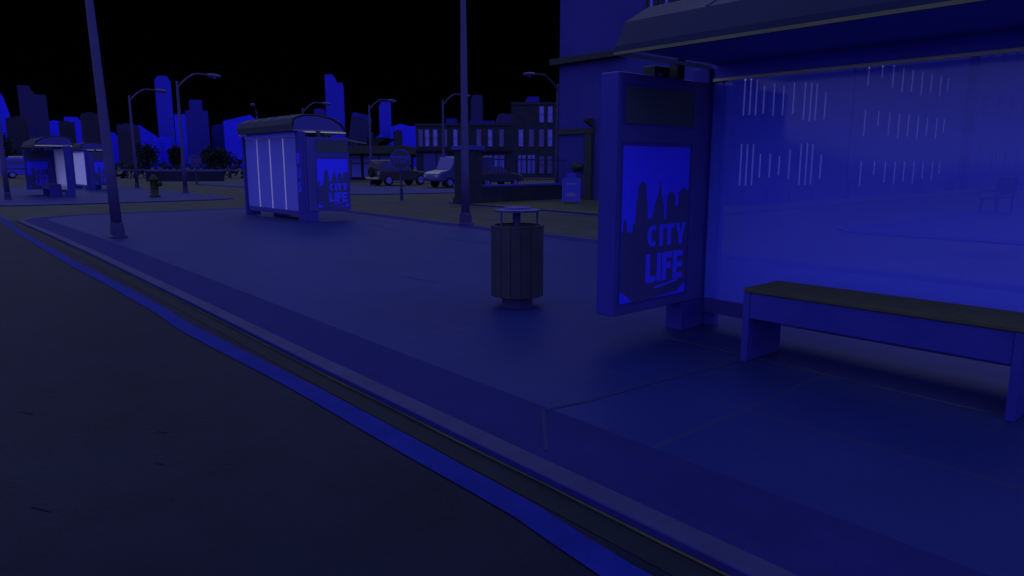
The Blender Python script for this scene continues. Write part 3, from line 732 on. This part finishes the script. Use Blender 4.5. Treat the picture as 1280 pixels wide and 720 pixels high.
# blue van far left
b = vehicle('minibus', 'bright blue minibus with a pale roof bar far down the road at the left edge', 'minibus', (13.2, 104.5, ROAD), 0,
    [(-2.6, .4), (-2.6, 2.2), (-2.45, 2.4), (1.5, 2.4), (2.2, 1.5), (2.6, 1.3), (2.7, .5), (2.2, .4), (2.1, .7), (1.6, .8), (1.2, .6), (1.1, .38), (-1.0, .38), (-1.1, .6), (-1.6, .8), (-2.1, .65), (-2.2, .4)],
    None, 2.0, (-1.6, 1.65), .42, M['busblue'], [([(-2.3, 1.55), (-2.3, 2.1), (-.2, 2.1), (-.2, 1.55)], 0), ([(.2, 1.55), (.2, 2.1), (1.3, 2.1), (1.8, 1.55)], 0)])
mb = MB(); mb.box(-1.7, .9, -.5, .5, 2.42, 2.62, .05); mb.build('roof_bar', M['chrome_highlight'], b)
mb = MB(); mb.box(-2.61, 2.5, -1.012, -1.001, 1.05, 1.2); mb.build('side_stripe', M['poledark'], b)

# ------------------------------------------------------------------ diner with tilted roof sign
HEAD = rad(-41.4)
t = thing('diner', 'low diner with a dark flat canopy and wide blue windows behind the parked off-road car', 'building', (38.05, 64.9, ROAD), HEAD)
mb = MB(); mb.box(-3.5, 3.4, .3, 6, 0, 2.68); mb.build('wall', M['wallfar'], t)
for x0, x1 in ((-3.3, -1.3), (-1.0, -.35), (-.25, .55), (.65, 2.2), (2.35, 3.3)):
    mb = MB(); mb.box(x0, x1, .26, .297, .35, 2.6); mb.build('window', M['shop'], t)
mb = MB()
for x in (-1.15, -.3, .6, 2.28): mb.box(x - .05, x + .05, .2, .258, .3, 2.65)
mb.box(-3.4, 3.35, .21, .255, 1.72, 1.8); mb.build('window_bars', M['timber'], t)
mb = MB(); mb.box(-3.9, 3.7, -1.6, 6.2, 2.69, 3.5, .03); mb.build('canopy', M['timber'], t)
mb = MB(); mb.prism([(-1.0, 3.5), (.6, 3.52), (1.7, 4.3), (.9, 4.4), (-.4, 4.1)], 'y', -1.0, 4); mb.build('roof_hump', M['leaf'], t)
for x in (-2.0, 2.9):
    mb = MB(); mb.tube([(x, -1.3, 0), (x, -1.3, 2.69)], .09, 8); mb.build('column', M['timber'], t)
t = thing('roof_sign', 'blank tilted box sign with pale lower edge standing on the diner canopy', 'sign', (36.95, 65.0, 3.43), HEAD)
mb = MB(); mb.prism([(-1.25, .55), (-.85, 3.05), (-.6, 3.3), (.75, 2.95), (.95, 2.45), (.55, .25)], 'y', -.6, .6, .04); bx = mb.build('box', M['mid'], t)
mb = MB(); mb.prism([(-.88, 3.0), (-.62, 3.36), (.78, 3.02), (.98, 2.5)], 'y', -.64, .64); mb.build('top_cap', M['mid2'], t)
mb = MB(); mb.prism([(-1.3, .52), (-1.28, .66), (.58, .3), (.56, .18)], 'y', -.66, .66); mb.build('edge_trim', M['trim'], t)
mb = MB(); mb.tube([(-.3, 0, .06), (-.3, 0, .5)], .12, 8); mb.tube([(.3, 0, .06), (.3, 0, .42)], .12, 8); mb.build('sign_leg', M['timber'], t)

# ------------------------------------------------------------------ brick street row
t = thing('brick_row', 'long dark brick terrace with upper windows and lit-looking shop fronts behind the pillar', 'building', (49.46, 73.22, ROAD), HEAD)
S = 10.16
U = lambda px: (px - 525) / S
Zz = lambda py: 1.67 + (205.5 - py) / S
mb = MB(); mb.box(-.4, U(639), 0, 8, -.1, 6.55); w1 = mb.build('wall', M['brick2'], t)
mb = MB(); mb.box(U(639) + .003, U(790), -.02, 8, -.1, 9.05); w2 = mb.build('wall', M['brick2'], t)
mb = MB(); mb.box(-.45, U(639), -.12, -.003, 6.25, 6.5); mb.box(U(639) + .01, U(790), -.16, -.023, 8.75, 8.98); mb.build('cornice', M['brick'], t)
for px in (527, 535, 545, 557, 570, 583, 599, 613, 627):
    window(t, U(px), Zz(184), Zz(163), .55, 0, M['win'] if px in (535, 545, 570, 613) else M['windim'], M['windim'])
for px in (651, 664, 676.5, 687, 700, 713):
    window(t, U(px), Zz(184), Zz(163), .6, -.02, M['win'] if px in (651, 687) else M['windim'], M['windim'])
    if px > 670: window(t, U(px), Zz(155), Zz(135), .6, -.02, M['win'], M['windim'])
for px, m_ in ((677, 'windim'), (687, 'windim'), (700, 'windim')):
    window(t, U(px), .5, 2.7, .7, -.02, M[m_], M['brick'])
for x0, x1, y0 in ((605, 616, 0), (617, 631, 0), (647, 657.5, -.02), (659, 669, -.02)):
    mb = MB(); mb.box(U(x0), U(x1), y0 - .04, y0 - .004, .55, 2.75); fr = mb.build('shop_window', M['shop'], t)
    mb = MB()
    for k in range(3): mb.box(U(x0) + (U(x1) - U(x0)) * k / 2 - .05, U(x0) + (U(x1) - U(x0)) * k / 2 + .05, y0 - .09, y0 - .042, .55, 2.75)
    mb.box(U(x0) + .055, U(x1) - .055, y0 - .085, y0 - .043, 2.2, 2.32); mb.build('shop_frame', M['brick'], fr)
for x0, x1 in ((530, 545), (547, 560)):
    mb = MB(); mb.box(U(x0), U(x1), -.05, -.004, .1, 3.0); mb.build('shop_front', M['frame2'], t)
mb = MB(); mb.box(-.3, U(639) - .05, -.5, -.005, 3.18, 3.5); mb.build('sign_band', M['wallfar'], t)
for px, w, h in ((500 + 63, 1.2, .7), (602, 3.2, .45)):
    mb = MB(); mb.box(U(px) - w / 2, U(px) + w / 2, 2, 5, 6.55, 6.55 + h); mb.build('roof_hut', M['mid2'], t)
mb = MB(); mb.prism([(U(655), 9.05), (U(660), 9.9), (U(674), 9.9), (U(674), 9.05)], 'y', 2, 4.5); mb.build('roof_hut', M['mid2'], t)

# ------------------------------------------------------------------ far low wall and guard rail
t = thing('low_wall', 'dark low wall beyond the far island, behind the hydrant', 'wall', (19.5, 77.1, ROAD), HEAD)
mb = MB(); mb.box(0, 7.6, 0, .5, 0, .95); mb.build('masonry', M['wallfar'], t)
mb = MB(); mb.box(-.05, 7.7, -.06, .56, .953, 1.05); mb.build('coping', M['frame2'], t)
t = thing('guard_rail', 'long pale guard rail on thin posts running in front of the dark trees', 'fence', (19.6, 92.5, ROAD), HEAD)
mb = MB(); mb.box(-1, 17, 0, .1, .95, 1.08); mb.build('rail', M['pole'], t)
for k in range(8):
    mb = MB(); mb.box(-.5 + k * 2.4, -.4 + k * 2.4, .1, .2, 0, 1.06); mb.build('post', M['poledark'], t)
t = thing('hedge', 'long dark clipped hedge in front of the far trees', 'hedge', (18.5, 97.5, ROAD), HEAD)
mb = MB()
for k in range(900):
    x, y, z = random.uniform(-4, 20), random.uniform(0, 1.6), random.uniform(.1, 2.3) 
    if z > 1.9 + .35 * math.sin(x * 1.1) + random.uniform(-.2, .2): continue
    s_ = random.uniform(.2, .42); d = Vector((random.gauss(0, 1), random.gauss(0, 1), random.gauss(0, 1))).normalized()
    a = d.orthogonal().normalized() * s_; b2 = d.cross(a)
    p = Vector((x, y, z)); mb.face([p - a, p - b2 * .6, p + a, p + b2 * .6])
mb.build('foliage', M['leaf'], t)
mb = MB()
for k in range(12): mb.tube([(-3.5 + k * 2, .8, 0), (-3.3 + k * 2, .8, 1.3)], .07, 5)
mb.build('stem', M['bark'], t)

# ------------------------------------------------------------------ trees
def tree(label, loc, h, rx, rz_, n, seed):
    r = random.Random(seed)
    t = thing('tree', label, 'tree', loc, 0, 'dark trees before the far city')
    mb = MB(); cz = h - rz_
    mb.tube([(0, 0, 0), (.05 * h, .02 * h, cz * .55), (.02 * h, 0, cz)], [.055 * h * .7, .035 * h, .015 * h], 7)
    for k in range(6):
        a = r.uniform(0, 6.28)
        mb.tube([(.04 * h, 0, cz * (.5 + .06 * k)), (rx * .6 * math.cos(a), rx * .6 * math.sin(a), cz + rz_ * r.uniform(-.2, .5))], [.02 * h, .006 * h], 5)
    mb.build('trunk', M['bark'], t)
    mb = MB(); cl = []
    for k in range(16):
        d = Vector((r.gauss(0, 1), r.gauss(0, 1), r.gauss(0, 1))).normalized() * r.uniform(.25, .78)
        cl.append((Vector((d.x * rx, d.y * rx, cz + d.z * rz_)), r.uniform(.28, .46)))
    for c0, q in cl:
        for k in range(n // 16):
            d = Vector((r.gauss(0, 1), r.gauss(0, 1), r.gauss(0, 1))).normalized() * r.random() ** .4
            p = c0 + Vector((d.x * rx * q, d.y * rx * q, d.z * rz_ * q))
            nn = Vector((r.gauss(0, 1), r.gauss(0, 1), r.gauss(0, 1))).normalized(); s_ = r.uniform(.04, .085) * h * .55
            a = nn.orthogonal().normalized() * s_; b2 = nn.cross(a) * .6
            mb.face([p - a, p - b2, p + a, p + b2])
    mb.build('crown', M['leaf'], t)
for lab, x, y, h, rx, rz_ in (
    ('dark rounded tree in front of the sloping blue roof, above the hydrant', 25.4, 99.5, 4.7, 1.5, 2.0),
    ('broad dark tree left of the middle shelter, its round crown the widest', 31.6, 91.0, 4.4, 2.3, 2.0),
    ('narrow dark tree right behind the lamp post next to the hydrant', 30.2, 103.5, 5.2, 1.1, 2.2),
    ('dark tree between the distant stop sign and the widest crown', 33.0, 99.2, 4.3, 1.1, 1.6),
    ('flat-topped dark tree spreading over the diner roof', 54.2, 90.5, 4.3, 2.3, 1.1),
    ('small dark tree just right of the front stop sign', 51.0, 77.6, 3.9, .8, .9),
    ('dark leafy tree at the far left edge beside the minibus', 13.0, 124.0, 6.0, 1.6, 2.4)):
    tree(lab, (x, y, ROAD), h, rx, rz_, 1400, int(x * 100))

# ------------------------------------------------------------------ distant skyline
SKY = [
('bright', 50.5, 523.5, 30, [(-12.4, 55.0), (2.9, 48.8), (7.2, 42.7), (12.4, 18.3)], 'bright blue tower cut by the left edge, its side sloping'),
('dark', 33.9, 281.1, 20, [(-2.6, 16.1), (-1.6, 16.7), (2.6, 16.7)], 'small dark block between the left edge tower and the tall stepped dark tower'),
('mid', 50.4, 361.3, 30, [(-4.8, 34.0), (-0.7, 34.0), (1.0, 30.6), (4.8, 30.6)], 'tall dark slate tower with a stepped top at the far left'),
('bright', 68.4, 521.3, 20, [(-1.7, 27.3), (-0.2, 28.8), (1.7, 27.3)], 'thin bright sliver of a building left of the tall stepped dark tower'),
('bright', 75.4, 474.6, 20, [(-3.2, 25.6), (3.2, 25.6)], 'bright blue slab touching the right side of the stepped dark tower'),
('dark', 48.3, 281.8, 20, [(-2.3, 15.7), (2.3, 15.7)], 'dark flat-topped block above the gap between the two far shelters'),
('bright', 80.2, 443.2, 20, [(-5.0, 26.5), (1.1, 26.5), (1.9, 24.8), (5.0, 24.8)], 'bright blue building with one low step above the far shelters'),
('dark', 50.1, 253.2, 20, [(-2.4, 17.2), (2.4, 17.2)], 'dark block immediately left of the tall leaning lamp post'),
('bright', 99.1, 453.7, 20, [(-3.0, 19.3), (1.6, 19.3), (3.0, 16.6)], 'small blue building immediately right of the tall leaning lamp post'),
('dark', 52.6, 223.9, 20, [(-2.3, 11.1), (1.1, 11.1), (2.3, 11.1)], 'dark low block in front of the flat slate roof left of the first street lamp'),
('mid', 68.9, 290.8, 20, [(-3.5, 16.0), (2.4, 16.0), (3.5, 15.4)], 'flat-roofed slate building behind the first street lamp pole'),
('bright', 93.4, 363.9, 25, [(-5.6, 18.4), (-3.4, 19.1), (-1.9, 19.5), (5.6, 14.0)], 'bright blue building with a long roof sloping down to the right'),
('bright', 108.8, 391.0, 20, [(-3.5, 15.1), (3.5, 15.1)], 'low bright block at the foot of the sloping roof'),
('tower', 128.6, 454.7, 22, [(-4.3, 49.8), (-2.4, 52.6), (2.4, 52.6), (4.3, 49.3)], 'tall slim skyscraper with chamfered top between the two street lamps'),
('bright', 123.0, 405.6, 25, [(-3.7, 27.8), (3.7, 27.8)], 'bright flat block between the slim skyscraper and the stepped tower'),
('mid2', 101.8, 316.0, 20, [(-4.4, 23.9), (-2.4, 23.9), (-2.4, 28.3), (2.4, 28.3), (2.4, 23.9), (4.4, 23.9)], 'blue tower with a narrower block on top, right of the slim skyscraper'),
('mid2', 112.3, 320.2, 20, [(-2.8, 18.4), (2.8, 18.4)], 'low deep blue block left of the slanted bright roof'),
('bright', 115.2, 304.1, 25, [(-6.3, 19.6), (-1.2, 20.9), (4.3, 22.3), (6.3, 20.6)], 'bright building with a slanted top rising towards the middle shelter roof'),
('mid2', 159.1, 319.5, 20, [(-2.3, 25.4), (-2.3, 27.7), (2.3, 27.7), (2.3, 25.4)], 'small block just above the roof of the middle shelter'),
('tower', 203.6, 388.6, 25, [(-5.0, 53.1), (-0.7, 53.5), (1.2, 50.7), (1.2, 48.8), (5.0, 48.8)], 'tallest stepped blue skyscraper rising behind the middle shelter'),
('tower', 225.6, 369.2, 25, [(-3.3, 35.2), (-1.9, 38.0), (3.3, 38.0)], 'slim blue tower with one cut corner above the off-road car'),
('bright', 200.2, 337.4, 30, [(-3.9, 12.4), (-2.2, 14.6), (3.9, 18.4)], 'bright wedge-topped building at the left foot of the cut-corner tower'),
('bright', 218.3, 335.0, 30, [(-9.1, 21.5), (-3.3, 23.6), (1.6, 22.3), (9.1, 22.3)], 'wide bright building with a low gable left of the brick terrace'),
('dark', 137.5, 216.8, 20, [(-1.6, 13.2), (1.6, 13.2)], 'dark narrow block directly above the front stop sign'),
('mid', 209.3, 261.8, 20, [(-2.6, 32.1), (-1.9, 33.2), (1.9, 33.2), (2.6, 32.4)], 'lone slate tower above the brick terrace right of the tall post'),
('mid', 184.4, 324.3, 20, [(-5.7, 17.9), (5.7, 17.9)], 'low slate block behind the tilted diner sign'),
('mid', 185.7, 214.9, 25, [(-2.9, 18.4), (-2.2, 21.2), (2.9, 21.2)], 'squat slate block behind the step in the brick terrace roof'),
]
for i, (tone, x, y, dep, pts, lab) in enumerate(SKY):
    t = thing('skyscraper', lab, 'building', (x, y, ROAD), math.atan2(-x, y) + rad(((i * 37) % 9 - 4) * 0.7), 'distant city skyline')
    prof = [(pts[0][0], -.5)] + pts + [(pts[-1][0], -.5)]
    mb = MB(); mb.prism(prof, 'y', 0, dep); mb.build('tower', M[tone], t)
    zt = max(p[1] for p in pts); w = pts[-1][0] - pts[0][0]
    fl = [(a, b) for a, b in zip(pts, pts[1:]) if abs(a[1] - b[1]) < .05 and b[0] - a[0] > 1]
    if fl:
        a, b = fl[-1]; c = (a[0] + b[0]) / 2; hw = (b[0] - a[0]) * .2
        mb = MB(); mb.box(c - hw, c + hw, dep * .35, dep * .6, a[1] + .01, a[1] + .7); mb.build('roof_plant', M[tone], t)

# ------------------------------------------------------------------ light, world, camera
W = bpy.data.worlds.new('World'); scene.world = W; W.use_nodes = True
nt = W.node_tree; bg = nt.nodes['Background']
sky = nt.nodes.new('ShaderNodeTexSky'); sky.sky_type = 'NISHITA'; sky.sun_disc = False
SUN_EL, SUN_AZ = 72.0, 215.0                  # azimuth clockwise from +Y: behind and left of the camera
sky.sun_elevation = rad(SUN_EL); sky.sun_rotation = rad(SUN_AZ)
nt.links.new(sky.outputs['Color'], bg.inputs['Color']); bg.inputs['Strength'].default_value = 0.00004
sl = bpy.data.lights.new('sun', 'SUN'); sl.energy = 3.2; sl.angle = rad(172); sl.color = LC
so = bpy.data.objects.new('sun', sl); COL.objects.link(so)
d = Vector((math.sin(rad(SUN_AZ)) * math.cos(rad(SUN_EL)), math.cos(rad(SUN_AZ)) * math.cos(rad(SUN_EL)), math.sin(rad(SUN_EL))))
so.rotation_euler = (-d).to_track_quat('-Z', 'Y').to_euler(); so.location = d * 60

cam = bpy.data.cameras.new('camera'); co = bpy.data.objects.new('camera', cam); COL.objects.link(co)
cam.sensor_width = 36.0; cam.lens = 36.0 * 880.0 / 1280.0
cam.clip_start = 0.05; cam.clip_end = 3000
co.location = (0, 0, 1.6); co.rotation_euler = (rad(90) - math.atan(154.5 / 880.0), 0, rad(-41.4))
scene.camera = co
vs = scene.view_settings; vs.view_transform = 'Standard'; vs.look = 'None'; vs.exposure = 0.0; vs.gamma = 1.0; vs.use_curve_mapping = False
scene.cycles.use_denoising = True
scene.cycles.max_bounces = 6; scene.cycles.transparent_max_bounces = 12
